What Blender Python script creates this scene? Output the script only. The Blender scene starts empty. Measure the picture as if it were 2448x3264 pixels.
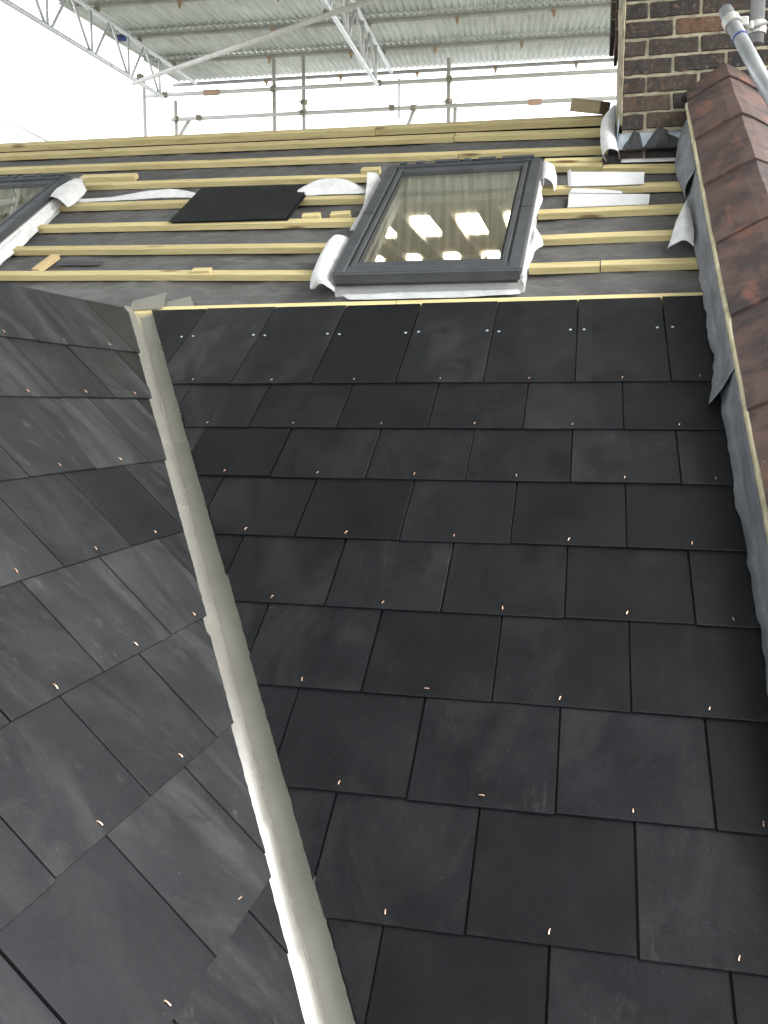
import bpy, bmesh, math, random
from mathutils import Vector, Matrix, noise
R = math.radians
rnd = random.Random(7)
scene = bpy.context.scene
COL = scene.collection

# ------------------------------------------------------------------ camera, sky, sun, exposure
cam_d = bpy.data.cameras.new('camera'); cam = bpy.data.objects.new('camera', cam_d); COL.objects.link(cam)
cam_d.sensor_fit = 'VERTICAL'; cam_d.sensor_height = 32.64; cam_d.sensor_width = 24.48
cam_d.lens = 28.279; cam_d.clip_start = .05; cam_d.clip_end = 3000
cam.location = (.5369, -2.5171, -.0681)
cam.rotation_euler = (R(90 - 6.808), 0, R(12.746))
scene.camera = cam
scene.render.resolution_x = 768; scene.render.resolution_y = 1024

SUN_EL, SUN_AZ = 42, 98          # azimuth from +Y, clockwise
world = bpy.data.worlds.new('World'); scene.world = world; world.use_nodes = True
nt = world.node_tree; nt.nodes.clear()
wo = nt.nodes.new('ShaderNodeOutputWorld'); bg = nt.nodes.new('ShaderNodeBackground')
sky = nt.nodes.new('ShaderNodeTexSky'); sky.sky_type = 'NISHITA'; sky.sun_disc = False
sky.sun_elevation = R(SUN_EL); sky.sun_rotation = R(SUN_AZ); sky.air_density = 1.0; sky.dust_density = 1.0; sky.ozone_density = 1.0
hs = nt.nodes.new('ShaderNodeHueSaturation'); hs.inputs['Saturation'].default_value = .22
nt.links.new(sky.outputs[0], hs.inputs['Color']); nt.links.new(hs.outputs[0], bg.inputs[0]); bg.inputs[1].default_value = .15
nt.links.new(bg.outputs[0], wo.inputs[0])
sd = bpy.data.lights.new('sun', 'SUN'); sun = bpy.data.objects.new('sun', sd); COL.objects.link(sun)
sd.energy = .5; sd.angle = R(35); sd.color = (1, .97, .92)
sdir = Vector((math.sin(R(SUN_AZ)) * math.cos(R(SUN_EL)), math.cos(R(SUN_AZ)) * math.cos(R(SUN_EL)), math.sin(R(SUN_EL))))
sun.rotation_euler = (-sdir).to_track_quat('-Z', 'Y').to_euler()
vs = scene.view_settings; vs.view_transform = 'Standard'; vs.look = 'None'; vs.gamma = 1; vs.use_curve_mapping = False
vs.exposure = 2.4

# ------------------------------------------------------------------ frames of the two roof planes
PA, PB, PS = R(34.253), R(45.688), R(.343)
eA = Vector((0, math.cos(PA), math.sin(PA))); nA = Vector((0, -math.sin(PA), math.cos(PA))); X = Vector((1, 0, 0))
dB = Vector((math.sin(PS), math.cos(PS), 0)); eB = Vector((-math.cos(PS) * math.cos(PB), math.sin(PS) * math.cos(PB), math.sin(PB)))
nB = dB.cross(eB)
if nB.z < 0: nB = -nB
KB = .976                                # the cross roof's slates run slightly narrower
B0 = Vector(cam.location) + (Vector((-.2588, -1.1783, -.5210)) - Vector(cam.location)) * KB
G, W = .21898, .2525
def mat_from(ex, ey, ez, o):
    m = Matrix.Identity(4)
    for i in range(3): m[i][0] = ex[i]; m[i][1] = ey[i]; m[i][2] = ez[i]; m[i][3] = o[i]
    return m
FA = mat_from(X, eA, nA, Vector((0, 0, 0)))
sB = eB.cross(nB)                       # right handed: x = sB, y = upslope, z = normal
FB = mat_from(sB, eB, nB, B0)           # local x runs along the courses
SB = 1 if sB.dot(dB) > 0 else -1
def A(u, v, h=0): return FA @ Vector((u, v, h))
def Bp(s, v, h=0): return FB @ Vector((SB * s * KB, v * KB, h))

# ------------------------------------------------------------------ object helpers
WM = {}
def reg(o, M, parent=None):
    COL.objects.link(o)
    if parent is not None:
        o.parent = parent; o.matrix_basis = WM[parent.name].inverted() @ M
    else: o.matrix_basis = M
    WM[o.name] = M.copy(); return o
def tag(o, label, cat, group=None, kind=None):
    o['label'] = label; o['category'] = cat
    if group: o['group'] = group
    if kind: o['kind'] = kind
    return o
def thing(name, loc, label, cat, group=None):
    o = bpy.data.objects.new(name, None); o.empty_display_size = .05
    reg(o, Matrix.Translation(Vector(loc))); return tag(o, label, cat, group)
def mk(name, bm, mat, parent=None, M=None, smooth=False):
    """bm in local space of M (default: world, re-centred on its own middle)"""
    me = bpy.data.meshes.new(name)
    if M is None:
        c = Vector((0, 0, 0))
        for v in bm.verts: c += v.co
        c /= max(1, len(bm.verts)); bmesh.ops.translate(bm, verts=bm.verts, vec=-c); M = Matrix.Translation(c)
    bmesh.ops.recalc_face_normals(bm, faces=bm.faces)
    bm.to_mesh(me); bm.free()
    if smooth:
        for p in me.polygons: p.use_smooth = True
    me.materials.append(mat)
    return reg(bpy.data.objects.new(name, me), M, parent)
def share(name, me, M, parent): return reg(bpy.data.objects.new(name, me), M, parent)
def bm_prism(poly, z0, z1, bev=0):
    bm = bmesh.new()
    b = [bm.verts.new((x, y, z0)) for x, y in poly]; t = [bm.verts.new((x, y, z1)) for x, y in poly]
    bm.faces.new(t); bm.faces.new(b[::-1]); n = len(poly)
    for i in range(n): bm.faces.new((b[i], b[(i + 1) % n], t[(i + 1) % n], t[i]))
    bmesh.ops.recalc_face_normals(bm, faces=bm.faces)
    if bev:
        es = [e for e in bm.edges if e.verts[0].co.z > z1 - 1e-6 and e.verts[1].co.z > z1 - 1e-6]
        bmesh.ops.bevel(bm, geom=es, offset=bev, segments=1, affect='EDGES', clamp_overlap=True)
    return bm
def add_box(bm, lo, hi, M=None, bev=0):
    vs_ = [bm.verts.new(((lo[0], hi[0])[i & 1], (lo[1], hi[1])[(i >> 1) & 1], (lo[2], hi[2])[i >> 2])) for i in range(8)]
    if M is not None:
        for v in vs_: v.co = M @ v.co
    fs = [bm.faces.new([vs_[i] for i in q]) for q in ((0, 2, 3, 1), (4, 5, 7, 6), (0, 1, 5, 4), (2, 6, 7, 3), (0, 4, 6, 2), (1, 3, 7, 5))]
    if bev:
        es = list({e for f in fs for e in f.edges})
        bmesh.ops.bevel(bm, geom=es, offset=bev, segments=1, affect='EDGES')
    return bm
def box(lo, hi, bev=0): return add_box(bmesh.new(), lo, hi, None, bev)
def add_tube(bm, pts, r, seg=12, cap=True, r1=None):
    pts = [Vector(p) for p in pts]; rings = []
    for i, p in enumerate(pts):
        d = (pts[min(i + 1, len(pts) - 1)] - pts[max(i - 1, 0)]).normalized()
        a = d.orthogonal().normalized() if i == 0 else (a - d * a.dot(d)).normalized()
        b = d.cross(a); rr = r if r1 is None else r + (r1 - r) * i / (len(pts) - 1)
        rings.append([bm.verts.new(p + (a * math.cos(2 * math.pi * k / seg) + b * math.sin(2 * math.pi * k / seg)) * rr) for k in range(seg)])
    for i in range(len(rings) - 1):
        for k in range(seg): bm.faces.new((rings[i][k], rings[i][(k + 1) % seg], rings[i + 1][(k + 1) % seg], rings[i + 1][k]))
    if cap: bm.faces.new(rings[0][::-1]); bm.faces.new(rings[-1])
    return bm
def pipe_shell(bm, p0, p1, r, t=.004, seg=20):
    """open ended hollow tube"""
    p0, p1 = Vector(p0), Vector(p1); d = (p1 - p0).normalized(); a = d.orthogonal().normalized(); b = d.cross(a)
    R4 = []
    for p, q in ((p0, r), (p1, r), (p1, r - t), (p0, r - t)):
        R4.append([bm.verts.new(p + (a * math.cos(2 * math.pi * k / seg) + b * math.sin(2 * math.pi * k / seg)) * q) for k in range(seg)])
    for i in range(4):
        for k in range(seg): bm.faces.new((R4[i][k], R4[i][(k + 1) % seg], R4[(i + 1) % 4][(k + 1) % seg], R4[(i + 1) % 4][k]))
    return bm
def cr(p0, p1, p2, p3, t):
    return .5 * ((2 * p1) + (p2 - p0) * t + (2 * p0 - 5 * p1 + 4 * p2 - p3) * t * t + (3 * p1 - p0 - 3 * p2 + p3) * t ** 3)
def spline(pts, n):
    out = []
    for i in range(len(pts) - 1):
        a = pts[max(i - 1, 0)]; d = pts[min(i + 2, len(pts) - 1)]
        for k in range(n): out.append(cr(a, pts[i], pts[i + 1], d, k / n))
    out.append(pts[-1].copy()); return out
def bm_cloth(rows, n=5, thick=.0016, jit=.0, seed=0, F=A, rag=0):
    """a bent sheet through a grid of control points (u, v, h) on a roof plane"""
    rows = [[F(*p) if F else Vector(p) for p in r] for r in rows]
    rows = [spline(r, n) for r in rows]; cols = list(zip(*rows)); cols = [spline(list(c), n) for c in cols]
    g = [list(r) for r in zip(*cols)]
    m_, k_ = len(g), len(g[0])
    for i in range(m_):
        for j in range(k_):
            p = g[i][j]
            if jit: g[i][j] = p + noise.noise_vector(p * 14 + Vector((seed, 0, 0))) * jit + noise.noise_vector(p * 45 + Vector((seed, 3, 0))) * jit * .35
            if rag and i in (0, m_ - 1): g[i][j] = g[i][j] + noise.noise_vector(p * 60 + Vector((seed, 9, 0))) * rag
    bm = bmesh.new()
    nrm = [[None] * k_ for _ in range(m_)]
    for i in range(m_):
        for j in range(k_):
            du = g[i][min(j + 1, k_ - 1)] - g[i][max(j - 1, 0)]; dv = g[min(i + 1, m_ - 1)][j] - g[max(i - 1, 0)][j]
            c = du.cross(dv); nrm[i][j] = c.normalized() if c.length > 1e-12 else Vector((0, 0, 1))
    t = [[bm.verts.new(g[i][j] + nrm[i][j] * thick / 2) for j in range(k_)] for i in range(m_)]
    b = [[bm.verts.new(g[i][j] - nrm[i][j] * thick / 2) for j in range(k_)] for i in range(m_)]
    for i in range(m_ - 1):
        for j in range(k_ - 1):
            bm.faces.new((t[i][j], t[i][j + 1], t[i + 1][j + 1], t[i + 1][j])); bm.faces.new((b[i][j], b[i + 1][j], b[i + 1][j + 1], b[i][j + 1]))
    for i in range(m_ - 1):
        for j in (0, k_ - 1): bm.faces.new((t[i][j], t[i + 1][j], b[i + 1][j], b[i][j]))
    for j in range(k_ - 1):
        for i in (0, m_ - 1): bm.faces.new((t[i][j], b[i][j], b[i][j + 1], t[i][j + 1]))
    return bm

# ------------------------------------------------------------------ materials
def new_mat(name):
    m = bpy.data.materials.new(name); m.use_nodes = True
    t = m.node_tree; return m, t, t.nodes['Principled BSDF']
class N:
    def __init__(s, t): s.t = t
    def n(s, typ, **k):
        x = s.t.nodes.new('ShaderNode' + typ)
        for a, b in k.items(): setattr(x, a, b)
        return x
    def l(s, a, b): s.t.links.new(a, b)
    def coord(s, scale=(1, 1, 1), rand=True):
        tc = s.n('TexCoord'); mp = s.n('Mapping'); s.l(tc.outputs['Object'], mp.inputs['Vector']); mp.inputs['Scale'].default_value = scale
        if rand:
            oi = s.n('ObjectInfo'); ml = s.n('Math', operation='MULTIPLY'); ml.inputs[1].default_value = 37.
            s.l(oi.outputs['Random'], ml.inputs[0]); s.l(ml.outputs[0], mp.inputs['Location'])
        return mp.outputs[0]
    def noise(s, vec, scale, detail=4, rough=.55, dist=0):
        x = s.n('TexNoise'); s.l(vec, x.inputs['Vector']); x.inputs['Scale'].default_value = scale; x.inputs['Detail'].default_value = detail
        x.inputs['Roughness'].default_value = rough; x.inputs['Distortion'].default_value = dist; return x.outputs['Fac']
    def ramp(s, fac, *st):
        x = s.n('ValToRGB'); e = x.color_ramp.elements
        while len(e) < len(st): e.new(.5)
        for i, (p, c) in enumerate(st): e[i].position = p; e[i].color = (*c, 1) if isinstance(c, tuple) else (c, c, c, 1)
        s.l(fac, x.inputs[0]); return x.outputs[0]
    def mix(s, fac, a, b, mode='MIX'):
        x = s.n('Mix', data_type='RGBA', blend_type=mode)
        for v, i in ((fac, 0), (a, 6), (b, 7)):
            if isinstance(v, (int, float)): x.inputs[i].default_value = v
            elif isinstance(v, tuple): x.inputs[i].default_value = (*v, 1)
            else: s.l(v, x.inputs[i])
        return x.outputs[2]
    def math(s, op, a, b=0.):
        x = s.n('Math', operation=op)
        for i, v in enumerate((a, b)):
            if isinstance(v, (int, float)): x.inputs[i].default_value = v
            else: s.l(v, x.inputs[i])
        return x.outputs[0]
    def bump(s, h, p, strength=.3, dist=.002):
        x = s.n('Bump'); x.inputs['Strength'].default_value = strength; x.inputs['Distance'].default_value = dist
        s.l(h, x.inputs['Height']); s.l(x.outputs[0], p.inputs['Normal'])
    def rnd(s): return s.n('ObjectInfo').outputs['Random']

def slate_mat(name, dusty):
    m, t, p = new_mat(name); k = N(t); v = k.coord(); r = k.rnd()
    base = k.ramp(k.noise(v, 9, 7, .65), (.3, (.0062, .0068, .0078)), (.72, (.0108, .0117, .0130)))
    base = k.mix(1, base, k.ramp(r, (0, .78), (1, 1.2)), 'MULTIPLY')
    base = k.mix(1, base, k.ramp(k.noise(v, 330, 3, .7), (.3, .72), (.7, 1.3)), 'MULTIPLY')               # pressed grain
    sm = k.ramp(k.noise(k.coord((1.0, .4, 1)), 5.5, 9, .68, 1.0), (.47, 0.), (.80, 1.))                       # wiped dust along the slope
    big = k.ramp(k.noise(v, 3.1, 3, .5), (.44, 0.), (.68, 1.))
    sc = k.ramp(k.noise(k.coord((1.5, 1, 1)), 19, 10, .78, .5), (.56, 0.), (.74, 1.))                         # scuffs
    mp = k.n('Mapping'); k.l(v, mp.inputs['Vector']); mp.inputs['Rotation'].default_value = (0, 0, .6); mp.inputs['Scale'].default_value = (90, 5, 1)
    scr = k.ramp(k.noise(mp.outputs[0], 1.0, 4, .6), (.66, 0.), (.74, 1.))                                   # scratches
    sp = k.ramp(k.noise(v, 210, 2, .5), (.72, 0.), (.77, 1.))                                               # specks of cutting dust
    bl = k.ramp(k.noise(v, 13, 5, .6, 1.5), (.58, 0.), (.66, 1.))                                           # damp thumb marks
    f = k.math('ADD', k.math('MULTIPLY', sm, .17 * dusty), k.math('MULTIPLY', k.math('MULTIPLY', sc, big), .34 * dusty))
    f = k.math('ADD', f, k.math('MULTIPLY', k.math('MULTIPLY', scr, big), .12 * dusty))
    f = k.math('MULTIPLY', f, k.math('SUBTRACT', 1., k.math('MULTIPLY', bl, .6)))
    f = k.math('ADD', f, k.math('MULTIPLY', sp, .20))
    if dusty > 1: f = k.math('ADD', f, k.ramp(k.noise(v, 4, 6, .6), (.3, .02), (.7, .085)))      # even pale film: dust plus the slope's sheen painted into the colour
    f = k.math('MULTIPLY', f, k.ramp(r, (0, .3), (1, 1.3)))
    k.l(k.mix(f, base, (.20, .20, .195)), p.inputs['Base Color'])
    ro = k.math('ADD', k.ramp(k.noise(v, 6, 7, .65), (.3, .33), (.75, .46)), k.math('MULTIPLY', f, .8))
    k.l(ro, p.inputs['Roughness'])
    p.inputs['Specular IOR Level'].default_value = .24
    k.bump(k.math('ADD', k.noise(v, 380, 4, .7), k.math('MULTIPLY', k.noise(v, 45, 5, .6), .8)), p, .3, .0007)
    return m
M = {}
M['slate'] = slate_mat('slate', .4); M['slate_dusty_sheen'] = slate_mat('slate_dusty_sheen', 1.15)  # second copy carries real dust and a painted sheen

def simple(name, c1, c2, scale=8, rough=.6, metal=0., bump=.15, bdist=.001, stretch=(1, 1, 1), spec=.5, lo=.3, hi=.72, rr=.12, det=6):
    m, t, p = new_mat(name); k = N(t); v = k.coord(stretch)
    k.l(k.ramp(k.noise(v, scale, det, .6), (lo, c1), (hi, c2)), p.inputs['Base Color'])
    k.l(k.ramp(k.noise(v, scale * 1.7, 4), (.3, max(0., rough - rr)), (.75, min(1., rough + rr))), p.inputs['Roughness'])
    p.inputs['Metallic'].default_value = metal; p.inputs['Specular IOR Level'].default_value = spec
    if bump: k.bump(k.noise(v, scale * 9, 5), p, bump, bdist)
    return m
def timber(name, c1, c2, c3, green=.25):
    m, t, p = new_mat(name); k = N(t)
    v = k.coord((1.2, 16, 16)); g = k.noise(v, 5, 5, .6, .8)
    col = k.ramp(g, (.25, c1), (.5, c2), (.78, c3))
    col = k.mix(k.ramp(k.noise(k.coord((1, 1, 1)), 6, 4), (.42, 0.), (.7, green)), col, (.36, .38, .19))
    vo = k.n('TexVoronoi'); vo.feature = 'F1'; k.l(k.coord((2.1, 9, 9)), vo.inputs['Vector']); vo.inputs['Scale'].default_value = 1.3
    kn = k.ramp(vo.outputs['Distance'], (.08, 1.), (.17, 0.))
    col = k.mix(k.math('MULTIPLY', kn, .8), col, (.12, .06, .025))
    col = k.mix(1, col, k.ramp(k.rnd(), (0, .8), (1, 1.1)), 'MULTIPLY')
    k.l(col, p.inputs['Base Color']); p.inputs['Roughness'].default_value = .72; p.inputs['Specular IOR Level'].default_value = .25
    k.bump(k.math('ADD', g, k.noise(v, 30, 3)), p, .25, .0012); return m
M['cut_edge'] = simple('cut_slate_edge', (.10, .105, .11), (.26, .26, .25), 60, .9, 0, .3)
M['batten'] = timber('treated_timber', (.40, .315, .145), (.55, .455, .225), (.64, .545, .30), .15)
M['offcut'] = timber('raw_timber', (.42, .29, .14), (.55, .41, .21), (.62, .48, .27), .05)
M['weathered'] = timber('dark_timber', (.16, .12, .07), (.22, .17, .10), (.28, .22, .13), .05)  # darker brown timber for the block on the ridge
M['old_timber'] = timber('loft_timber', (.52, .47, .38), (.58, .53, .44), (.63, .58, .49), 0)

m, t, p = new_mat('underlay_felt'); k = N(t); v = k.coord(rand=False)
c = k.ramp(k.noise(v, 2.2, 7, .65, .5), (.3, (.055, .054, .053)), (.7, (.125, .122, .116)))
c = k.mix(k.ramp(k.noise(k.coord((1, 3, 1), False), 9, 7, .7, 1.), (.48, 0.), (.78, .6)), c, (.24, .235, .222))
c = k.mix(k.ramp(k.noise(v, 260, 2), (.4, 0.), (.7, .35)), c, (.05, .05, .052))
k.l(c, p.inputs['Base Color']); p.inputs['Roughness'].default_value = .7
k.bump(k.math('ADD', k.noise(v, 300, 2), k.math('MULTIPLY', k.noise(v, 12, 5, .6, .8), 1.5)), p, .35, .003); M['felt'] = m

M['white_membrane'] = simple('white_membrane', (.50, .50, .48), (.70, .70, .68), 16, .75, 0, .8, .004, spec=.25, det=8)
M['white_plastic'] = simple('white_plastic', (.56, .56, .55), (.68, .68, .67), 9, .4, 0, .05, .0004)
M['window_grey'] = simple('window_grey_aluminium', (.042, .045, .048), (.064, .067, .071), 10, .42, 0, .08, .0003)
M['window_black'] = simple('window_gasket', (.010, .010, .011), (.018, .018, .019), 20, .6, 0, 0)
M['lead'] = simple('lead_sheet', (.075, .080, .086), (.20, .21, .222), 16, .62, .0, .5, .002, (2.2, .35, 1), det=10)
M['lead_light'] = simple('bright_lead', (.30, .34, .38), (.46, .50, .54), 14, .42, .5, .2, .001)
M['lead_dark'] = simple('sooty_lead', (.012, .012, .013), (.05, .052, .055), 18, .7, .1, .4, .002)
m, t, p = new_mat('valley_sheet_metal'); k = N(t); v = k.coord((1, 1, 1), False)
c = k.ramp(k.noise(v, 5, 6, .6), (.3, (.52, .50, .445)), (.7, (.60, .575, .515)))
c = k.mix(k.ramp(k.noise(v, 14, 6, .6, .8), (.5, 0.), (.8, .35)), c, (.34, .32, .275))
k.l(c, p.inputs['Base Color']); p.inputs['Metallic'].default_value = .74
k.l(k.ramp(k.noise(v, 11, 6, .6), (.35, .20), (.7, .30)), p.inputs['Roughness'])
k.bump(k.noise(v, 5, 2, .4), p, .06, .002); M['valley'] = m
M['seam'] = simple('fold_shade', (.10, .092, .075), (.24, .225, .19), 60, .9, 0, .3)  # dark tones paint shade into the valley crease
M['copper'] = simple('copper', (.66, .40, .27), (.80, .56, .42), 60, .35, .6, 0)
M['galv'] = simple('galvanised_tube', (.22, .23, .235), (.40, .41, .41), 11, .5, .4, .1, .0006, (1, 1, .4), det=8)
M['galv_old'] = simple('dull_scaffold_tube', (.38, .37, .34), (.55, .54, .50), 7, .6, .35, .15, .0008, (1, 1, .4), det=8)
M['galv_pale'] = simple('pale_scaffold_tube', (.60, .585, .54), (.76, .74, .69), 7, .6, .1, .1, .0008, (1, 1, .4), det=8)
M['alu'] = simple('aluminium_beam', (.62, .63, .62), (.74, .75, .74), 9, .45, .3, .05, .0005)
M['coupler'] = simple('coupler_steel', (.24, .21, .16), (.42, .36, .27), 30, .65, .4, .3, .001)
M['clip'] = simple('sheet_clip_steel', (.40, .28, .16), (.58, .42, .26), 40, .6, .2, .2, .001)
M['orange'] = simple('orange_sleeve', (.55, .36, .25), (.66, .46, .34), 20, .6, 0, .1)
M['blue'] = simple('blue_band', (.04, .06, .20), (.06, .09, .28), 20, .5, 0, 0)
m, t, p = new_mat('corrugated_steel'); k = N(t); v = k.coord((1, 1, 1))
c = k.ramp(k.noise(v, 3, 6, .6), (.3, (.68, .71, .64)), (.7, (.80, .82, .75)))
c = k.mix(k.ramp(k.noise(k.coord((14, .8, 1)), 2, 6, .65), (.42, 0.), (.7, .55)), c, (.32, .34, .29))
c = k.mix(1, c, k.ramp(k.rnd(), (0, .86), (1, 1.08)), 'MULTIPLY')
k.l(c, p.inputs['Base Color']); p.inputs['Metallic'].default_value = .25; p.inputs['Roughness'].default_value = .48; M['corrugated'] = m

m, t, p = new_mat('brick'); k = N(t); v = k.coord(); r = k.rnd()
c = k.ramp(r, (0, (.030, .029, .028)), (.35, (.048, .042, .037)), (.7, (.078, .061, .048)), (.9, (.12, .082, .056)), (1, (.17, .092, .055)))
c = k.mix(k.ramp(k.noise(v, 22, 9, .75, .6), (.44, 0.), (.66, .8)), c, (.028, .026, .024))
c = k.mix(k.ramp(k.noise(v, 34, 9, .78, .4), (.54, 0.), (.68, .8)), c, (.20, .105, .065))
c = k.mix(k.ramp(k.noise(v, 60, 9, .8), (.56, 0.), (.70, .8)), c, (.27, .25, .20))
k.l(c, p.inputs['Base Color']); p.inputs['Roughness'].default_value = .9; p.inputs['Specular IOR Level'].default_value = .2
k.bump(k.math('ADD', k.noise(v, 90, 8, .75), k.noise(v, 22, 5)), p, .9, .005); M['brick'] = m
M['mortar'] = simple('mortar', (.13, .115, .08), (.42, .37, .26), 22, .92, 0, .8, .003, spec=.2, lo=.25, hi=.68)
M['mortar_bed'] = simple('mortar_bed', (.36, .31, .19), (.60, .54, .37), 30, .92, 0, .8, .003, spec=.2)

m, t, p = new_mat('terracotta_tile'); k = N(t); v = k.coord(); r = k.rnd()
c = k.ramp(k.noise(v, 5, 6, .6, .5), (.3, (.070, .046, .039)), (.72, (.118, .074, .060)))
c = k.mix(k.ramp(k.noise(v, 6.5, 7, .65, .8), (.45, 0.), (.62, .85)), c, (.036, .031, .031))        # soot
c = k.mix(k.ramp(k.noise(k.coord((1.5, .7, 1)), 7, 6, .6), (.56, 0.), (.70, .6)), c, (.25, .105, .065))   # bare orange clay
c = k.mix(k.ramp(k.noise(v, 55, 5, .7), (.63, 0.), (.76, .45)), c, (.30, .26, .20))
k.l(c, p.inputs['Base Color']); p.inputs['Roughness'].default_value = .75; p.inputs['Specular IOR Level'].default_value = .3
k.bump(k.math('ADD', k.noise(v, 120, 5, .7), k.noise(v, 20, 4)), p, .35, .002); M['tile'] = m

m, t, p = new_mat('window_glass'); k = N(t); t.nodes.remove(p)
lw = k.n('LayerWeight'); lw.inputs[0].default_value = .5
tr = k.n('BsdfTransparent'); tr.inputs[0].default_value = (.92, .91, .86, 1); gl = k.n('BsdfGlossy'); gl.inputs['Roughness'].default_value = .0
gl.inputs[0].default_value = (1, 1, .96, 1)
mx = k.n('MixShader'); k.l(k.math('ADD', k.math('MULTIPLY', k.math('POWER', lw.outputs['Facing'], 3.), 1.25), .10), mx.inputs[0]); k.l(tr.outputs[0], mx.inputs[1]); k.l(gl.outputs[0], mx.inputs[2])
k.l(mx.outputs[0], t.nodes['Material Output'].inputs[0]); M['glass'] = m
m, t, p = new_mat('rooflight_glow'); p.inputs['Base Color'].default_value = (.8, .8, .78, 1); p.inputs['Emission Color'].default_value = (1, .97, .88, 1)
p.inputs['Emission Strength'].default_value = 4.6; M['panel'] = m  # added glow in place of daylight through rooflights, also brightens the loft
M['plaster'] = simple('loft_plaster', (.58, .53, .42), (.66, .61, .50), 3, .9, 0, .1)
M['ground'] = simple('ground_concrete', (.12, .12, .11), (.2, .2, .18), .5, .9, 0, .3, .02)

# ------------------------------------------------------------------ setting
bm = bmesh.new(); bmesh.ops.create_grid(bm, x_segments=2, y_segments=2, size=1500)
o = mk('ground', bm, M['ground'], None, Matrix.Translation((0, 0, -7))); o['kind'] = 'structure'; o['label'] = 'grey ground far below the roof'

# ------------------------------------------------------------------ main roof: membrane, battens, slates
MH = -.041                                              # membrane surface below the slate plane
main = thing('slate_roof', A(-.3, -.2, MH), 'main roof slope of black slates below bare timber battens and grey underlay', 'roof')
def shear(u): return .068 * max(0., -.42 - u)           # the old roof creeps up towards the far end
WIN = [(-.003, .600), (-2.205, .745)]                     # skylight: centre u, lower v
WW, WL = .645, 1.02
def in_hole(u, v):
    return any(abs(u - c) < .255 and w + .10 < v < w + .93 for c, w in WIN)
def tick(lo, hi, n, extra):
    t_ = [lo + (hi - lo) * i / n for i in range(n + 1)]
    return sorted(set([round(x, 4) for x in t_ if all(abs(x - e) > .012 for e in extra)] + [round(e, 4) for e in extra]))
us = tick(-4.2, .90, 220, [c + s_ * .255 for c, w in WIN for s_ in (-1, 1)])
vs2 = tick(-2.7, 2.275, 170, [w + d for c, w in WIN for d in (.10, .93)])
bm = bmesh.new(); gv = {}
for i, u in enumerate(us):
    for j, v in enumerate(vs2):
        vv = v + (shear(u) if v > 1.9 else 0) * min(1, max(0, (v - 1.9) / .3))
        h = MH
        if v > .56:
            h += .010 * noise.noise(Vector((u * 2.3, v * 5, 1))) + .007 * noise.noise(Vector((u * 9, v * 13, 4))) + .004 * noise.noise(Vector((u * 19 + v * 8, v * 21, 2))) - .007
            h = min(h, MH + .004)
        gv[i, j] = bm.verts.new((u, vv, h))
for i in range(len(us) - 1):
    for j in range(len(vs2) - 1):
        if not in_hole((us[i] + us[i + 1]) / 2, (vs2[j] + vs2[j + 1]) / 2):
            bm.faces.new((gv[i, j], gv[i + 1, j], gv[i + 1, j + 1], gv[i, j + 1]))
mk('underlay_membrane', bm, M['felt'], main, FA, True)
# boarding below the membrane (keeps daylight out of the loft), same openings
bm = bmesh.new(); ub = [-4.2, WIN[1][0] - .26, WIN[1][0] + .26, WIN[0][0] - .26, WIN[0][0] + .26, .9]
for a_, b_ in zip(ub[:-1], ub[1:]):
    w = [c for c in WIN if abs((a_ + b_) / 2 - c[0]) < .1]
    for lo, hi in ([(-2.7, 2.2)] if not w else [(-2.7, w[0][1] + .095), (w[0][1] + .935, 2.2)]):
        add_box(bm, (a_, lo, MH - .05), (b_ - .001, hi, MH - .022))
mk('sarking_board', bm, M['old_timber'], main, FA)

def batten(u0, v0, u1, v1, w=.038, th=.025, h=MH, name='batten', mat='batten', parent=main, lab=None):
    """box between two lower-edge points, lying on the membrane"""
    d = Vector((u1 - u0, v1 - v0, 0)); L = d.length; a = math.atan2(d.y, d.x)
    Ml = FA @ Matrix.Translation((u0, v0, h)) @ Matrix.Rotation(a, 4, 'Z') @ Matrix.Translation((L / 2, w / 2, th / 2))
    n = max(1, int(L / .25)); b = bmesh.new()
    cs = [(-w / 2, -th / 2), (w / 2, -th / 2), (w / 2, th / 2 - .002), (w / 2 - .002, th / 2), (-w / 2 + .002, th / 2), (-w / 2, th / 2 - .002)]
    rings = []; sd_ = rnd.random() * 50
    for i in range(n + 1):
        x = -L / 2 + L * i / n; wob = .0028 * noise.noise(Vector((x * 1.7, sd_, 0))); wz = .0015 * noise.noise(Vector((x * 2, sd_, 5)))
        rings.append([b.verts.new((x, y + wob, z + wz)) for y, z in cs])
    for i in range(n):
        for q in range(6): b.faces.new((rings[i][q], rings[i][(q + 1) % 6], rings[i + 1][(q + 1) % 6], rings[i + 1][q]))
    b.faces.new(rings[0][::-1]); b.faces.new(rings[-1])
    return mk(name, b, M[mat], parent, Ml)
BT = [(-3.9, 2.495, -.50, 2.246), (-.497, 2.246, .63, 2.165),                 # ridge pair
      (-3.9, 2.385, -.1, 2.115), (-.097, 2.115, .62, 2.045),
      (-3.9, 2.187, -.05, 1.885), (-.047, 1.885, .60, 1.834),
      (-1.86, 1.777, -.40, 1.67), (-1.92, 1.885, -1.62, 1.862), (-.47, 1.752, -.385, 1.748),
      (.335, 1.668, .575, 1.640), (.335, 1.728, .572, 1.70), (.577, 1.617, .885, 1.58),
      (-1.86, 1.525, -.37, 1.428), (.34, 1.421, .882, 1.396),
      (-1.86, 1.289, -.37, 1.197), (.34, 1.186, .882, 1.18),
      (-1.88, 1.066, -.40, .962), (.34, .960, .875, .956),
      (-2.6, .885, -.36, .734), (.335, .733, .569, .732), (.573, .735, .885, .731),
      (-1.62, .488, -.09, .488), (-.087, .489, .882, .489)]
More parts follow.
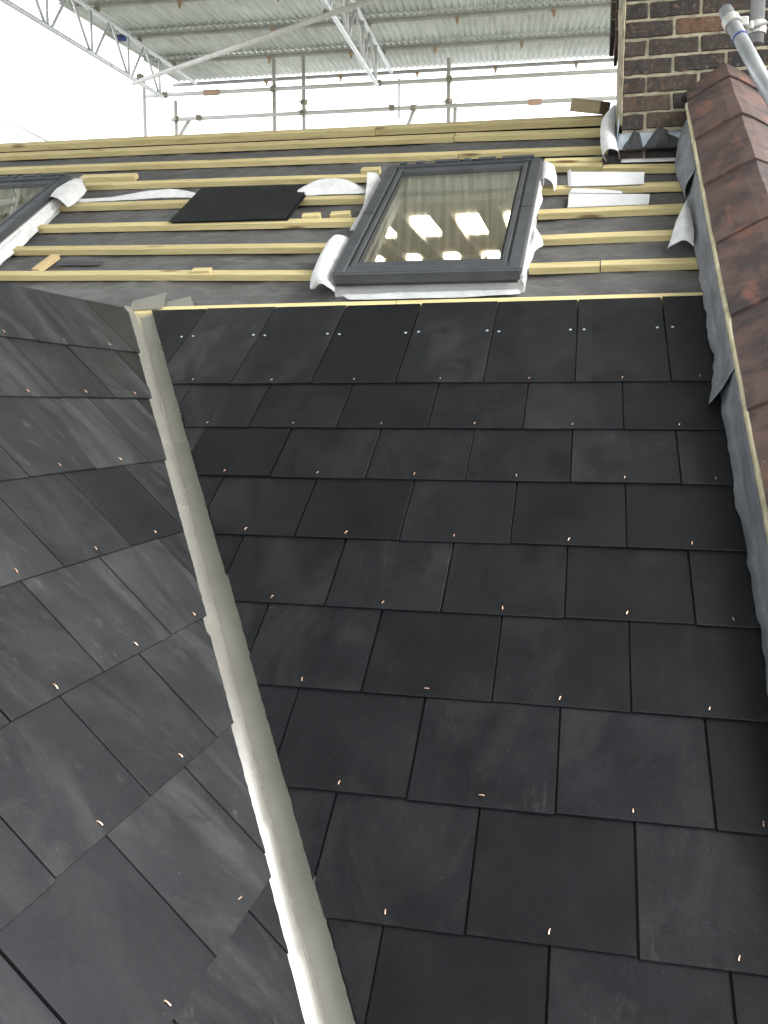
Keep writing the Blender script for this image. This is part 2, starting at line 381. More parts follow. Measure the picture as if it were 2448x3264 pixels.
for i, b_ in enumerate(BT):
    if i < 4: batten(*b_, w=.05, th=.032 if i < 2 else .025, h=MH + (.012 if i < 2 else 0))
    else: batten(*b_)

def clip(poly, a, b, c):                               # keep a*x + b*y <= c ; returns polygon and cut edge
    out = []; cut = []
    for i in range(len(poly)):
        p, q = poly[i], poly[(i + 1) % len(poly)]
        dp = a * p[0] + b * p[1] - c; dq = a * q[0] + b * q[1] - c
        if dp <= 0: out.append(p)
        if (dp < 0 < dq) or (dq < 0 < dp):
            t_ = dp / (dp - dq); x = (p[0] + (q[0] - p[0]) * t_, p[1] + (q[1] - p[1]) * t_); out.append(x); cut.append(x)
    return out, cut
def ragged(poly, cut, amp, rg):
    if len(cut) < 2: return poly
    out = []
    for i in range(len(poly)):
        p, q = poly[i], poly[(i + 1) % len(poly)]; out.append(p)
        if p in cut and q in cut:
            d = math.dist(p, q); n = int(d / .012); nx, ny = (q[1] - p[1]) / max(d, 1e-6), -(q[0] - p[0]) / max(d, 1e-6)
            for k_ in range(1, n):
                o_ = rg.uniform(-amp, amp * .4); t_ = k_ / n
                out.append((p[0] + (q[0] - p[0]) * t_ + nx * o_, p[1] + (q[1] - p[1]) * t_ + ny * o_))
    return out
ST, SL = .0052, .0265                                     # slate thickness, tilt
rivet_me = None
def rivet_mesh():
    bm_ = bmesh.new()
    add_tube(bm_, [(0, .005, -.002), (0, .003, .0012), (0, -.001, .0022), (.0006, -.007, .0016)], .0013, 7)
    me = bpy.data.meshes.new('copper_rivet'); bm_.to_mesh(me); bm_.free(); me.materials.append(M['copper']); return me
rivet_me = rivet_mesh()
nb = bmesh.new(); bmesh.ops.create_cone(nb, cap_ends=True, segments=10, radius1=.0048, radius2=.0038, depth=.0016)
nail_me = bpy.data.meshes.new('nail_head'); nb.to_mesh(nail_me); nb.free(); nail_me.materials.append(M['lead_light'])

def slate(root, F, sg, x0, x1, vt, length, cutf, mat, rivet=True, nails=False, head=None):
    """one slate: tail at vt, in plane frame F; sg flips the along-course axis"""
    rg = random.Random(int(x0 * 1000) * 31 + int(vt * 1000))
    xc = (x0 + x1) / 2; hw = (x1 - x0) / 2 - .0019
    top = length if head is None else min(length, head - vt)
    j = lambda a_: rg.uniform(-a_, a_)
    poly = [(-hw + j(.0006), j(.0008)), (hw + j(.0006), j(.0008)), (hw, top), (-hw, top)]
    cut = []
    if cutf:
        a_, b_, c_ = cutf(rg); c_ -= a_ * xc + b_ * vt
        poly, cut = clip(poly, a_, b_, c_)
        if len(poly) < 3: return None
        area = abs(sum(poly[i][0] * poly[(i + 1) % len(poly)][1] - poly[(i + 1) % len(poly)][0] * poly[i][1] for i in range(len(poly)))) / 2
        if area < .0006: return None
        poly = ragged(poly, cut, .0013, rg)
    poly = [(x * sg, y) for x, y in poly]
    if sg < 0: poly = poly[::-1]
    Ms = F @ Matrix.Translation((sg * xc, vt + j(.0015), .0006 + j(.0007))) @ Matrix.Rotation(j(.0035), 4, 'Z') @ Matrix.Rotation(-SL + j(.0022), 4, 'X') @ Matrix.Rotation(j(.002), 4, 'Y')
    bm_ = bm_prism(poly, -ST, 0, .0007 if not cut else 0)
    if cut:
        for f_ in bm_.faces:
            c_m = f_.calc_center_median()
            if abs(f_.normal.z) < .3 and abs(a_ * sg * c_m.x + b_ * c_m.y - c_) < .008: f_.material_index = 1
    o_ = mk('slate', bm_, mat, root, Ms)
    if cut: o_.data.materials.append(M['cut_edge'])
    if rivet and (not cutf or all(True for _ in [0]) and a_ * xc + b_ * (vt + .02) < (c_ + a_ * xc + b_ * vt) - .012):
        share('copper_rivet', rivet_me, Ms @ Matrix.Translation((j(.003), .019 + j(.002), .0004)) @ Matrix.Rotation(-.15 + j(.3) if rg.random() < .94 else 1.4, 4, 'Z') @ Matrix.Scale(rg.uniform(.68, .95), 4), o_)
    if nails:
        for sx in (-1, 1):
            share('nail_head', nail_me, Ms @ Matrix.Translation((sx * (hw - .018 + j(.002)), .297 + j(.002), .0004)), o_)
    return o_
# cut line along the valley on the main slope: keep u >= -.986 - .5568 (v - .526)
def cutA(rg): e = rg.uniform(-.004, .004); return (-1., -.5568, .986 - .5568 * .526 + e)
offA = [0, -.003, -.001, -.003, .001, 0, 0, .002, 0, 0, 0]
for kk in range(0, 11):
    vt = -kk * G + offA[kk]; js = [i + (.5 if kk % 2 else 0) for i in range(-6, 4)]
    js = [x * W for x in js] ; js = [x for x in js if x < .85] + [.905]
    for a_, b_ in zip(js[:-1], js[1:]):
        slate(main, FA, 1, a_, b_, vt, .5, cutA, M['slate'] if b_ > -.2 else (M['slate_dusty_sheen'] if b_ < -.45 else M['slate']), rivet=(b_ - a_ > .1), nails=(kk == 0), head=.496)

# ------------------------------------------------------------------ cross roof
cross = thing('cross_roof', Bp(0, 0, -.05), 'dusty black slate slope of the cross roof running down into the metal valley', 'roof')
def cutB(rg): e = rg.uniform(-.006, .005); return (1., -1.007, (1.5325 - 1.007 * 1.11) * KB + e)
offB = [-.005, .010, -.003, -.003, 0, .006, -.006, 0, 0, 0]
for kk in range(0, 10):
    vt = ((4 - kk) * G + offB[kk]) * KB; js = [(i + (.5 if kk % 2 else 0)) * W * KB for i in range(-6, 8)]
    for a_, b_ in zip(js[:-1], js[1:]):
        slate(cross, FB, SB, a_, b_, vt, .5, cutB, M['slate_dusty_sheen'], head=1.111 * KB)
# deck below, and the far side of its ridge
bm = bmesh.new()
q = [(x_ * KB, y_ * KB) for x_, y_ in ((-1.9, -1.6), (-1.25, -1.6), (1.36, 1.098), (-1.9, 1.098))]
vt_ = [bm.verts.new((SB * x, y, -.036)) for x, y in q]; vb_ = [bm.verts.new((SB * x, y, -.06)) for x, y in q]
bm.faces.new(vt_); bm.faces.new(vb_[::-1])
for i in range(4): bm.faces.new((vt_[i], vb_[i], vb_[(i + 1) % 4], vt_[(i + 1) % 4]))
mk('roof_deck', bm, M['felt'], cross, FB)
bm = bmesh.new(); rp = [Bp(-1.9, 1.106, -.012), Bp(1.5, 1.106, -.012)]
lo_ = [p_ + Vector((-1.3, 0, -1.33)) for p_ in rp]
f_ = bm.faces.new([bm.verts.new(x) for x in (rp[0], rp[1], lo_[1], lo_[0])])
bmesh.ops.solidify(bm, geom=[f_], thickness=.02)
mk('rear_slope', bm, M['slate'], cross)

# ------------------------------------------------------------------ metal valley
val = thing('valley_gutter', A(-.4, -.5, -.03), 'dull silver sheet metal valley between the two slate slopes', 'gutter')
def crease(v): return (-1.040 - .5578 * (v - .53), v)
bl_p, bl_d = Bp(1.5325, 1.11, -.022), (Bp(.5325, 1.11 - 1 / 1.007, -.022) - Bp(1.5325, 1.11, -.022)).normalized()
def valley_ring(v, lift, seed):
    u, _ = crease(v); pc = A(u, v, -.031 + lift)
    ea = A(u + .060, v + .028, -.024 + lift); eu = A(u + .17, v + .09, -.028 + lift)
    tb = (pc - bl_p).dot(bl_d); eb = bl_p + bl_d * tb; eb = eb + nB * (pc - eb).dot(nB); eb = eb - nB * (.28 * (eb - pc).length)
    d_ = (eb - pc); perp = d_.normalized()
    ebu = eb + (eB * .07 - dB * .045) + nB * -.006
    for p_ in (eb, ebu):
        ex = (p_ - B0).dot(eB) - 1.085 * KB
        if ex > 0: p_ -= (eB + dB * 1.0) * ex
    rag = .0022 * noise.noise(Vector((v * 38, seed, 0))) + .0012 * noise.noise(Vector((v * 140, seed, 3)))
    n_ = (nA + nB).normalized()
    m1 = pc + d_.normalized() * (.004 + rag) + n_ * .0
    m2 = pc + d_.normalized() * (.0105 + rag * 1.5) + n_ * .0
    mid = pc + d_ * .55 + n_ * 0.
    mida = pc + (ea - pc) * .5 + n_ * 0.
    return [eu, ea, mida, pc, m1, m2, mid, eb, ebu]
def valley_sheet(v0, v1, lift, seed, n):
    bm_ = bmesh.new(); rs = [[bm_.verts.new(x) for x in valley_ring(v0 + (v1 - v0) * i / n, lift, seed)] for i in range(n + 1)]
    fs = [bm_.faces.new((rs[i][j], rs[i + 1][j], rs[i + 1][j + 1], rs[i][j + 1])) for i in range(n) for j in range(8)]
    bmesh.ops.recalc_face_normals(bm_, faces=fs); bmesh.ops.solidify(bm_, geom=fs, thickness=.0012)
    return mk('valley_sheet', bm_, M['valley'], val)
valley_sheet(.525, -.268, .0025, 1, 120); valley_sheet(-.20, -2.35, 0, 2, 260)
for v0_, v1_, lf in ((.50, -.268, .0025), (-.272, -2.33, 0)):          # ragged seam in the fold, coloured dark as painted crease shade
    pts = []; n_ = int((v0_ - v1_) / .006)
    for i in range(n_ + 1):
        v = v0_ + (v1_ - v0_) * i / n_; rg_ = valley_ring(v, lf, 1)
        pts.append(rg_[3] + (rg_[7] - rg_[3]).normalized() * (.003 + .0035 * noise.noise(Vector((v * 30, 3, 1)))) + nA * .0006)
    mk('fold_seam', add_tube(bmesh.new(), pts, .0013, 6), M['seam'], val)
mk('folded_tab', bm_cloth([[(-1.065, .560, -.0085), (-1.01, .585, -.0075), (-.955, .61, -.005)], [(-1.06, .53, -.0095), (-1.0, .53, -.0095), (-.935, .545, -.0085)], [(-1.045, .497, -.0105), (-1.0, .497, -.0105), (-.93, .50, -.0105)]], 4, .0012), M['valley'], val)

# ------------------------------------------------------------------ skylights
def skylight(cu, v0, label, full):
    """frame origin: centre of the lower edge on the membrane"""
    root = thing('skylight', A(cu, v0, MH), label, 'skylight', 'grey framed skylights set in the battened roof')
    F = FA @ Matrix.Translation((cu, v0, 0)) @ Matrix.Rotation(-.018, 4, 'Z') @ Matrix.Scale(.985, 4, (0, 1, 0)); hw = WW / 2
    def P(name, parts, mat, bev=.0015, parent=root):
        b = bmesh.new()
        for lo, hi in parts: add_box(b, lo, hi, None, bev)
        return mk(name, b, M[mat], parent, F)
    fr = P('insulating_collar', [((-hw - .006, .02, MH - .05), (-hw + .05, 1.015, .018)), ((hw - .05, .02, MH - .05), (hw + .006, 1.015, .018)),
                            ((-hw + .05, .022, MH - .05), (hw - .05, .07, .016)), ((-hw + .05, .96, MH - .05), (hw - .05, 1.013, .016))], 'white_plastic')
    for s in (-1, 1):
        x0, x1 = sorted((s * hw, s * (hw - .045)))
        c = P('side_cover', [((x0, .012, .019), (x1, 1.0, .052))], 'window_grey', .004)
        x0, x1 = sorted((s * (hw - .0455), s * (hw - .053)))
        P('gasket', [((x0, .02, .03), (x1, .985, .046))], 'window_black', 0, c)
        x0, x1 = sorted((s * (hw - .0535), s * (hw - .072)))
        P('sash_rail', [((x0, .055, .025), (x1, .975, .050))], 'window_grey', .003)
        x0, x1 = sorted((s * (hw - .0725), s * (hw - .08)))
        P('glazing_bead', [((x0, .085, .02), (x1, .955, .044))], 'window_black', .001)
        P('joint_clip', [((s * (hw - .022) - .022, .505, .0525), (s * (hw - .022) + .022, .508, .0533))], 'window_black', 0, c)
    b = P('sill_cover', [((-hw + .004, -.002, .010), (hw - .004, .010, .046)), ((-hw + .01, .010, .03), (hw - .01, .0545, .0485))], 'window_grey', .002)
    P('drip_edge', [((-hw + .012, -.004, .002), (hw - .012, .0, .012))], 'window_black', .001, b)
    P('sash_rail', [((-hw + .0535, .056, .024), (hw - .0535, .088, .0485))], 'window_grey', .003)
    P('sash_rail', [((-hw + .0535, .940, .024), (hw - .0535, .972, .0485))], 'window_grey', .003)
    hd = P('top_hood', [((-hw + .046, .973, .022), (hw - .046, .990, .058)), ((-hw + .01, .9905, .015), (hw - .01, 1.02, .049))], 'window_grey', .003)
    for x, w_ in ((-.20, .035), (-.12, .10), (.0, .03), (.06, .075), (.16, .13), (-.27, .03)):
        P('hood_lug', [((x, 1.004, .047), (x + w_, 1.026, .060))], 'window_grey', .002, hd)
    P('hood_groove', [((-hw + .06, .9765, .0585), (hw - .06, .9795, .0590))], 'window_black', 0, hd)
    P('glass_pane', [((-hw + .0745, .0875, .030), (hw - .0745, .942, .036))], 'glass', 0)
    return root
sk1 = skylight(*WIN[0], 'grey framed skylight with white membrane flaps around it, between the loose slate and chimney', True)
sk2 = skylight(*WIN[1], 'grey framed skylight cut off by the picture edge, above the cross roof', False)
c0, w0 = WIN[0]; c1, w1 = WIN[1]
WMb = M['white_membrane']
def flap(rows, root, n=5, jit=.0025, seed=1, rag=0): return mk('membrane_flap', bm_cloth(rows, n + 3, .0009, jit * 1.5, seed, A, rag), WMb, root, None, True)
# curled flap at the lower corner, next to the loose slate side
flap([[(-.325, .96, .0), (-.36, .955, .03), (-.40, .945, .035), (-.425, .93, .0)], [(-.325, .80, .0), (-.365, .80, .04), (-.405, .79, .04), (-.43, .775, .0)],
      [(-.322, .66, .0), (-.36, .64, .04), (-.395, .63, .035), (-.415, .62, -.005)], [(-.318, .585, -.01), (-.335, .565, .022), (-.365, .585, .022), (-.392, .61, -.005)]], sk1, seed=2)
flap([[(-.335, 1.56, -.01), (-.36, 1.60, .02), (-.405, 1.605, .03)], [(-.332, 1.48, -.01), (-.36, 1.50, .012), (-.385, 1.50, .02)], [(-.332, 1.30, -.015), (-.35, 1.32, .0), (-.362, 1.31, .004)],
      [(-.332, 1.06, -.015), (-.352, 1.07, .0), (-.366, 1.06, .003)]], sk1, seed=3)
# ragged flaps along the chimney side
flap([[(.325, 1.615, .012), (.35, 1.61, .025), (.385, 1.565, .018), (.398, 1.50, -.005)], [(.325, 1.50, .008), (.35, 1.50, .03), (.385, 1.47, .022), (.400, 1.42, -.006)],
      [(.327, 1.42, .0), (.35, 1.42, .028), (.38, 1.40, .02), (.396, 1.375, -.008)]], sk1, seed=4)
flap([[(.324, 1.42, .012), (.335, 1.41, .016), (.347, 1.40, .006)], [(.324, 1.25, .012), (.338, 1.25, .014), (.352, 1.24, .002)], [(.322, 1.12, .01), (.328, 1.12, .012), (.332, 1.10, .0)],
      [(.322, 1.03, .01), (.333, 1.03, .014), (.345, 1.02, .004)], [(.322, .90, .01), (.345, .90, .02), (.372, .87, .002)], [(.322, .845, .005), (.335, .845, .014), (.350, .84, -.004)],
      [(.320, .74, .005), (.326, .74, .008), (.332, .735, -.01)], [(.318, .60, .0), (.323, .60, .0), (.328, .60, -.02)]], sk1, 4, .004, 5)
# apron below the sill
flap([[(-.30, .60, -.028), (-.1, .60, -.026), (.1, .60, -.026), (.305, .60, -.026)], [(-.268, .575, -.034), (-.1, .57, -.034), (.1, .57, -.034), (.315, .575, -.028)],
      [(-.225, .532, -.012), (-.1, .528, -.0115), (.1, .528, -.0115), (.262, .532, -.010)]], sk1, 5, .001, 6)
# the other skylight: curl at the top corner, strip along its side
flap([[(-1.885, 1.71, .0), (-1.85, 1.72, .035), (-1.80, 1.70, .03), (-1.775, 1.67, -.005)], [(-1.885, 1.60, .0), (-1.86, 1.60, .05), (-1.80, 1.58, .045), (-1.765, 1.55, -.005)],
      [(-1.88, 1.50, -.005), (-1.87, 1.50, .035), (-1.82, 1.48, .04), (-1.77, 1.46, .0)]], sk2, seed=7)
flap([[(-1.90, 1.77, .01), (-1.88, 1.77, .02), (-1.84, 1.79, .012)], [(-1.88, 1.55, .015), (-1.865, 1.55, .01), (-1.85, 1.54, -.02)], [(-1.88, 1.30, .015), (-1.86, 1.30, .006), (-1.84, 1.28, -.03)],
      [(-1.88, 1.10, .012), (-1.855, 1.10, .004), (-1.835, 1.07, -.03)], [(-1.88, .95, .01), (-1.86, .95, .0), (-1.85, .94, -.03)], [(-1.88, .80, .01), (-1.86, .80, .0), (-1.845, .80, -.03)]], sk2, seed=8)

# ------------------------------------------------------------------ loft seen through the glass
def struct(name, bm_, mat, label): o_ = mk(name, bm_, mat); o_['kind'] = 'structure'; o_['label'] = label; return o_
def room():
    z0, zc, y1 = -1.5, 1.0, 5.2; x0, x1 = -4.1, .86
    struct('loft_floor', box((x0, -1.2, z0 - .1), (x1, y1, z0)), M['plaster'], 'loft floor')
    struct('loft_wall', box((x0, y1, z0), (x1, y1 + .15, zc + .25)), M['plaster'], 'far loft wall')
    struct('loft_wall', box((x0 - .1, .3, z0), (x0, y1, zc + .2)), M['plaster'], 'loft end wall'); struct('loft_wall', box((x1, 2.0, z0), (x1 + .04, y1, zc + .2)), M['plaster'], 'loft party wall')
    ce = struct('loft_ceiling', box((x0, 1.80, zc + .055), (x1, y1, zc + .09)), M['plaster'], 'loft ceiling boards over exposed joists')
    i = 0
    for x in [.105 + .28 * q_ for q_ in range(-14, 3)]:
        if x + .12 > x1: continue
        mk('joist', box((x - .185, 1.80, zc + .0), (x - .06, y1 - .01, zc + .054), .003), M['old_timber'], ce)
    for x in [-.159, -.462, -.76, .115, -1.05, -1.33]:
        for ya, yb, w_ in ((2.85, 3.32, .060), (4.14, 4.32, .045)):
            o_ = mk('rooflight_stand_in', box((x - w_, ya, zc + .030), (x + w_, yb, zc + .053)), M['panel'], ce)  # glowing boxes added between the joists where rooflights would show bright
room()
rb = bmesh.new()
for (ua, ub_) in ((-4.2, -2.), (-2., .64)):
    ra = [A(ua, 2.27 + shear(ua), MH + .01), A(ub_, 2.27 + shear(ub_) - (.05 if ub_ > 0 else 0), MH + .01)]
    f_ = rb.faces.new([rb.verts.new(x) for x in (ra[0], ra[1], ra[1] + Vector((0, .3, -.17)), ra[0] + Vector((0, .3, -.17)))])
mk('rear_underlay', rb, M['felt'], main)
mk('flat_roof', box((-4.2, 2.05, 1.10), (.9, 5.4, 1.13)), M['felt'], main)

# ------------------------------------------------------------------ loose things on the roof
def on_roof(name, parts, mat, u, v, h, rot, label, cat, group=None, pitch=0, bev=.0012):
    b = bmesh.new()
    for lo, hi in parts: add_box(b, lo, hi, None, bev)
    o_ = mk(name, b, M[mat], None, FA @ Matrix.Translation((u, v, h)) @ Matrix.Rotation(rot, 4, 'Z') @ Matrix.Rotation(pitch, 4, 'X'))
    return tag(o_, label, cat, group)
TOPB = MH + .025 + .001
ls = on_roof('loose_slate', [((-.262, -.182, 0), (.262, .182, .0052))], 'slate', -.925, 1.421, TOPB + .001, -.045, 'large black slate lying loose on the battens, uppermost of two', 'slate', 'loose slates on the battens')
ls.matrix_basis = ls.matrix_basis @ Matrix.Translation((0, 0, .0065))
on_roof('loose_slate', [((-.262, -.182, 0), (.262, .182, .0052))], 'slate', -.916, 1.424, TOPB + .0008, -.052, 'black slate lying loose on the battens directly beneath another', 'slate', 'loose slates on the battens')
OC = [('short pale timber offcut propped against a batten above the cross roof', -1.625, .945, .045, .135, 1.40),
      ('small timber offcut behind the batten midway between cross roof and skylight', -.885, .775 + .02, .075, .03, -.03),
      ('small timber offcut on the batten below the loose slate, nearer the slate', -.575, 1.268, .075, .028, -.02),
      ('small timber offcut on the batten below the loose slate, touching the skylight flap', -.452, 1.268, .08, .034, .03)]
for i, (lb, u, v, L_, w_, r_) in enumerate(OC):
    hh = MH + .004
    if i == 0: batt = on_roof('timber_offcut', [((-.068, -.02, 0), (.068, .02, .02))], 'offcut', u, v, MH + .002, r_, lb, 'offcut', 'timber offcuts on the roof')
    else: on_roof('timber_offcut', [((-L_ / 2, -w_ / 2, 0), (L_ / 2, w_ / 2, .03))], 'batten', u, v, hh, r_, lb, 'offcut', 'timber offcuts on the roof')
on_roof('felt_strip', [((-.10, -.016, 0), (.10, .016, .003))], 'window_grey', -1.475, .945, MH + .006, -.06, 'narrow dark strip lying on the underlay beside the timber offcut', 'strip')
tag(mk('timber_block', box((-.075, -.05, 0), (.075, .05, .055), .002), M['weathered'], None, FA @ Matrix.Translation((.515, 2.235, MH + .05)) @ Matrix.Rotation(-.5, 4, 'Z') @ Matrix.Rotation(-.35, 4, 'X')),
    'short timber block lying on the ridge batten beside the chimney', 'timber')
wb = thing('plastic_tray', A(.59, 1.47, MH + .03), 'folded white plastic sheet lying across the battens below the chimney, upper one', 'plastic sheet', 'white plastic sheets below the chimney')
mk('tray_face', bm_cloth([[(.446, 1.515, .012), (.59, 1.492, .012), (.735, 1.472, .010)], [(.447, 1.475, .002), (.59, 1.456, .000), (.733, 1.44, .000)], [(.449, 1.42, -.010), (.59, 1.41, -.010), (.733, 1.405, -.010)]], 4, .003), M['white_plastic'], wb)
mk('tray_lip', bm_cloth([[(.440, 1.515, .013), (.443, 1.475, .006), (.445, 1.42, -.006)], [(.452, 1.518, .022), (.456, 1.475, .014), (.459, 1.42, .0)]], 3, .003), M['white_plastic'], wb)
wb = thing('plastic_tray', A(.59, 1.27, MH), 'folded white plastic sheet lying on the underlay below the chimney, lower one', 'plastic sheet', 'white plastic sheets below the chimney')
mk('tray_face', bm_cloth([[(.449, 1.378, -.020), (.60, 1.355, -.022), (.752, 1.332, -.022)], [(.449, 1.285, -.030), (.60, 1.275, -.031), (.747, 1.265, -.030)]], 4, .003), M['white_plastic'], wb)
mk('tray_face', bm_cloth([[(.449, 1.284, -.029), (.60, 1.274, -.030), (.747, 1.264, -.029)], [(.448, 1.226, -.014), (.60, 1.224, -.014), (.742, 1.222, -.014)]], 4, .003), M['white_plastic'], wb)
mk('tray_lip', bm_cloth([[(.462, 1.405, -.012), (.56, 1.385, -.012), (.65, 1.355, -.014)], [(.452, 1.374, -.016), (.56, 1.358, -.017), (.65, 1.345, -.018)]], 4, .002), M['white_plastic'], wb)
# torn membrane strips
tag(mk('membrane_strip', bm_cloth([[(-1.80, 1.575, -.006), (-1.62, 1.585, -.010), (-1.45, 1.592, .004), (-1.30, 1.585, .010), (-1.17, 1.56, -.008)], [(-1.79, 1.553, -.014), (-1.62, 1.556, -.016), (-1.45, 1.55, -.014), (-1.30, 1.545, -.012), (-1.17, 1.53, -.014)]], 6, .0014, .003, 3), WMb, None, None, True),
    'thin white membrane strip along the batten between the cut-off skylight and loose slate', 'membrane')
tag(mk('membrane_strip', bm_cloth([[(-.71, 1.545, -.010), (-.62, 1.585, .010), (-.55, 1.60, .012), (-.47, 1.575, .0), (-.385, 1.50, -.012)], [(-.70, 1.51, -.004), (-.62, 1.54, .022), (-.55, 1.545, .022), (-.47, 1.525, .010), (-.39, 1.485, -.010)], [(-.70, 1.478, -.014), (-.62, 1.48, -.013), (-.55, 1.478, -.013), (-.47, 1.476, -.013), (-.39, 1.472, -.013)]], 6, .0014, .003, 5), WMb, None, None, True),
    'bulging white membrane strip on the batten between the loose slate and skylight', 'membrane')
tag(mk('membrane_strip', bm_cloth([[(.872, 1.13, .03), (.868, 1.12, .035), (.862, 1.10, .03)], [(.874, 1.0, .035), (.85, 1.0, .045), (.825, .98, .02)], [(.876, .88, .03), (.84, .875, .04), (.795, .845, -.005)], [(.872, .80, .01), (.84, .825, .02), (.79, .838, -.012)]], 5, .0014, .003, 9), WMb, None, None, True),
    'white triangular membrane flap hanging out from the lead flashing', 'membrane')
tag(mk('membrane_roll', bm_cloth([[(.612 + .0 , 2.12, .02), (.60, 2.11, .05), (.625, 2.11, .075), (.648, 2.12, .05), (.64, 2.12, .02)], [(.575, 1.98, .0), (.570, 1.97, .05), (.60, 1.96, .075), (.632, 1.97, .05), (.622, 1.98, .0)],
      [(.580, 1.82, -.01), (.567, 1.80, .03), (.592, 1.79, .058), (.625, 1.80, .04), (.632, 1.82, -.005)], [(.592, 1.67, -.01), (.578, 1.655, .02), (.600, 1.645, .048), (.637, 1.65, .035), (.645, 1.67, -.005)]], 6, .0016, .0025, 4), WMb, None, None, True),
    'curled white membrane roll running up the corner of the chimney', 'membrane')
tag(mk('membrane_strip', bm_cloth([[(.652, 1.735, -.028), (.77, 1.725, -.028), (.885, 1.715, -.028)], [(.650, 1.685, -.024), (.77, 1.675, -.024), (.885, 1.665, -.024)]], 4, .0016, .001, 6), WMb, None, None, True),
    'flat white membrane strip along the foot of the chimney', 'membrane')
# ------------------------------------------------------------------ chimney
CY, CX0, CX1 = 1.462, .648, 1.40
ch = thing('chimney', (1.1, 1.75, .9), 'sooty brick chimney with pale mortar joints beside the tiled party wall', 'chimney')
mk('mortar_core', box((CX0 + .006, CY + .005, .55), (CX1 - .006, CY + .56, 2.7)), M['mortar'], ch)
def brick_mesh(L_, seed, D=.10, H=.0605):
    b = box((-L_ / 2, -D / 2, -H / 2), (L_ / 2, D / 2, H / 2))
    bmesh.ops.subdivide_edges(b, edges=[e for e in b.edges if abs(e.verts[0].co.x - e.verts[1].co.x) > .01], cuts=7 if L_ > .12 else 3)
    bmesh.ops.bevel(b, geom=[e for e in b.edges if len(e.link_faces) == 2 and e.calc_face_angle() > .5], offset=.003, segments=1, affect='EDGES')
    for v_ in b.verts: v_.co += noise.noise_vector(v_.co * 26 + Vector((seed * 7.1, 0, 0))) * .0034 + noise.noise_vector(v_.co * 90 + Vector((seed * 3.1, 5, 0))) * .0022
    me = bpy.data.meshes.new('brick'); bmesh.ops.recalc_face_normals(b, faces=b.faces); b.to_mesh(me); b.free(); me.materials.append(M['brick']); return me
BM = {(k_, s_): brick_mesh(L_, s_ + i * 9, H=.0605) for i, (k_, L_) in enumerate((('h', .0905), ('s', .193))) for s_ in range(4)}
PZ = .0722
for row in range(-4, 24):
    z = .9215 + row * PZ + PZ / 2; x = CX0; odd = row % 2 == 0; first = True
    while x < CX1 - .05:
        kd = 'h' if (first and odd) else 's'; L_ = .0905 if kd == 'h' else .193
        if x + L_ > CX1: break
        share('brick', BM[kd, rnd.randrange(4)], Matrix.Translation((x + L_ / 2, CY + .05 + rnd.uniform(-.0015, .0015), z + rnd.uniform(-.001, .001))) @ Matrix.Rotation(rnd.uniform(-.008, .008), 4, 'Y') @ Matrix.Rotation(rnd.choice((0, math.pi)), 4, 'Z'), ch)
        x += L_ + .0115; first = False
    y = CY + .112
    while y + .2 < CY + .58:
        share('brick', BM['s', rnd.randrange(4)], Matrix.Translation((CX0 + .05, y + .0965, z)) @ Matrix.Rotation(math.pi / 2, 4, 'Z'), ch); y += .2045
# stepped brick courses standing proud of the chimney's flank
for i, (x_, y_, zb, w_) in enumerate(((.6335, 1.53, 1.375, .013), (.617, 1.60, 1.46, .015), (.598, 1.69, 1.535, .018))):
    for r_ in range(14):
        mk('flank_brick', box((x_, y_, zb + r_ * .0722), (x_ + w_, y_ + .24, zb + r_ * .0722 + .066), .002), M['brick'], ch)
    mk('flank_joint', box((x_ + .003, y_ + .004, zb + .002), (x_ + w_ + .001, y_ + .236, zb + 1.0)), M['mortar'], ch)
mk('mortar_fillet', bm_cloth([[(.650, 1.455, 1.09 + .1 * i) for i in range(13)], [(.640 - .004 * (i % 2), 1.50, 1.09 + .1 * i) for i in range(13)], [(.634 - .003 * (i % 3), 1.56, 1.09 + .1 * i) for i in range(13)]], 3, .006, .004, 3, None), M['mortar'], ch, None, True)
mk('lead_apron', bm_cloth([[(.640, 1.452, 1.055), (.72, 1.453, 1.056), (.80, 1.453, 1.055), (.90, 1.452, 1.052)], [(.628, 1.444, .985), (.72, 1.445, .992), (.80, 1.445, .990), (.90, 1.444, .985)]], 5, .002, .002, 8, None), M['lead_light'], ch, None, True)
mk('side_soaker', bm_cloth([[(.642, 1.455, 1.12), (.640, 1.60, 1.25), (.640, 1.75, 1.40)], [(.628, 1.446, .99), (.632, 1.60, 1.12), (.632, 1.75, 1.25)]], 4, .002, .001, 3, None), M['lead_light'], ch, None, True)
def torn(pts, seed):
    b = bmesh.new(); n_ = len(pts); rg = random.Random(seed); out = []
    for i in range(n_):
        p_, q_ = pts[i], pts[(i + 1) % n_]
        for k_ in range(4): t_ = k_ / 4; out.append((p_[0] + (q_[0] - p_[0]) * t_ + (rg.uniform(-.003, .003) if k_ else 0), p_[1] + (q_[1] - p_[1]) * t_ + (rg.uniform(-.003, .003) if k_ else 0)))
    bot = [b.verts.new((x_, 1.4405 - .022 * max(0, (1.03 - z_)) / .05, z_)) for x_, z_ in out]
    f = b.faces.new(bot); bmesh.ops.triangulate(b, faces=[f]); bmesh.ops.solidify(b, geom=list(b.faces), thickness=.002); return b
mk('torn_lead', torn([(.655, .985), (.700, 1.062), (.722, 1.05), (.735, 1.0), (.728, .978)], 1), M['lead_dark'], ch)
mk('torn_lead', torn([(.738, .984), (.780, 1.05), (.792, 1.068), (.83, 1.056), (.842, 1.035), (.895, 1.012), (.900, .985), (.84, .978)], 2), M['lead_dark'], ch)

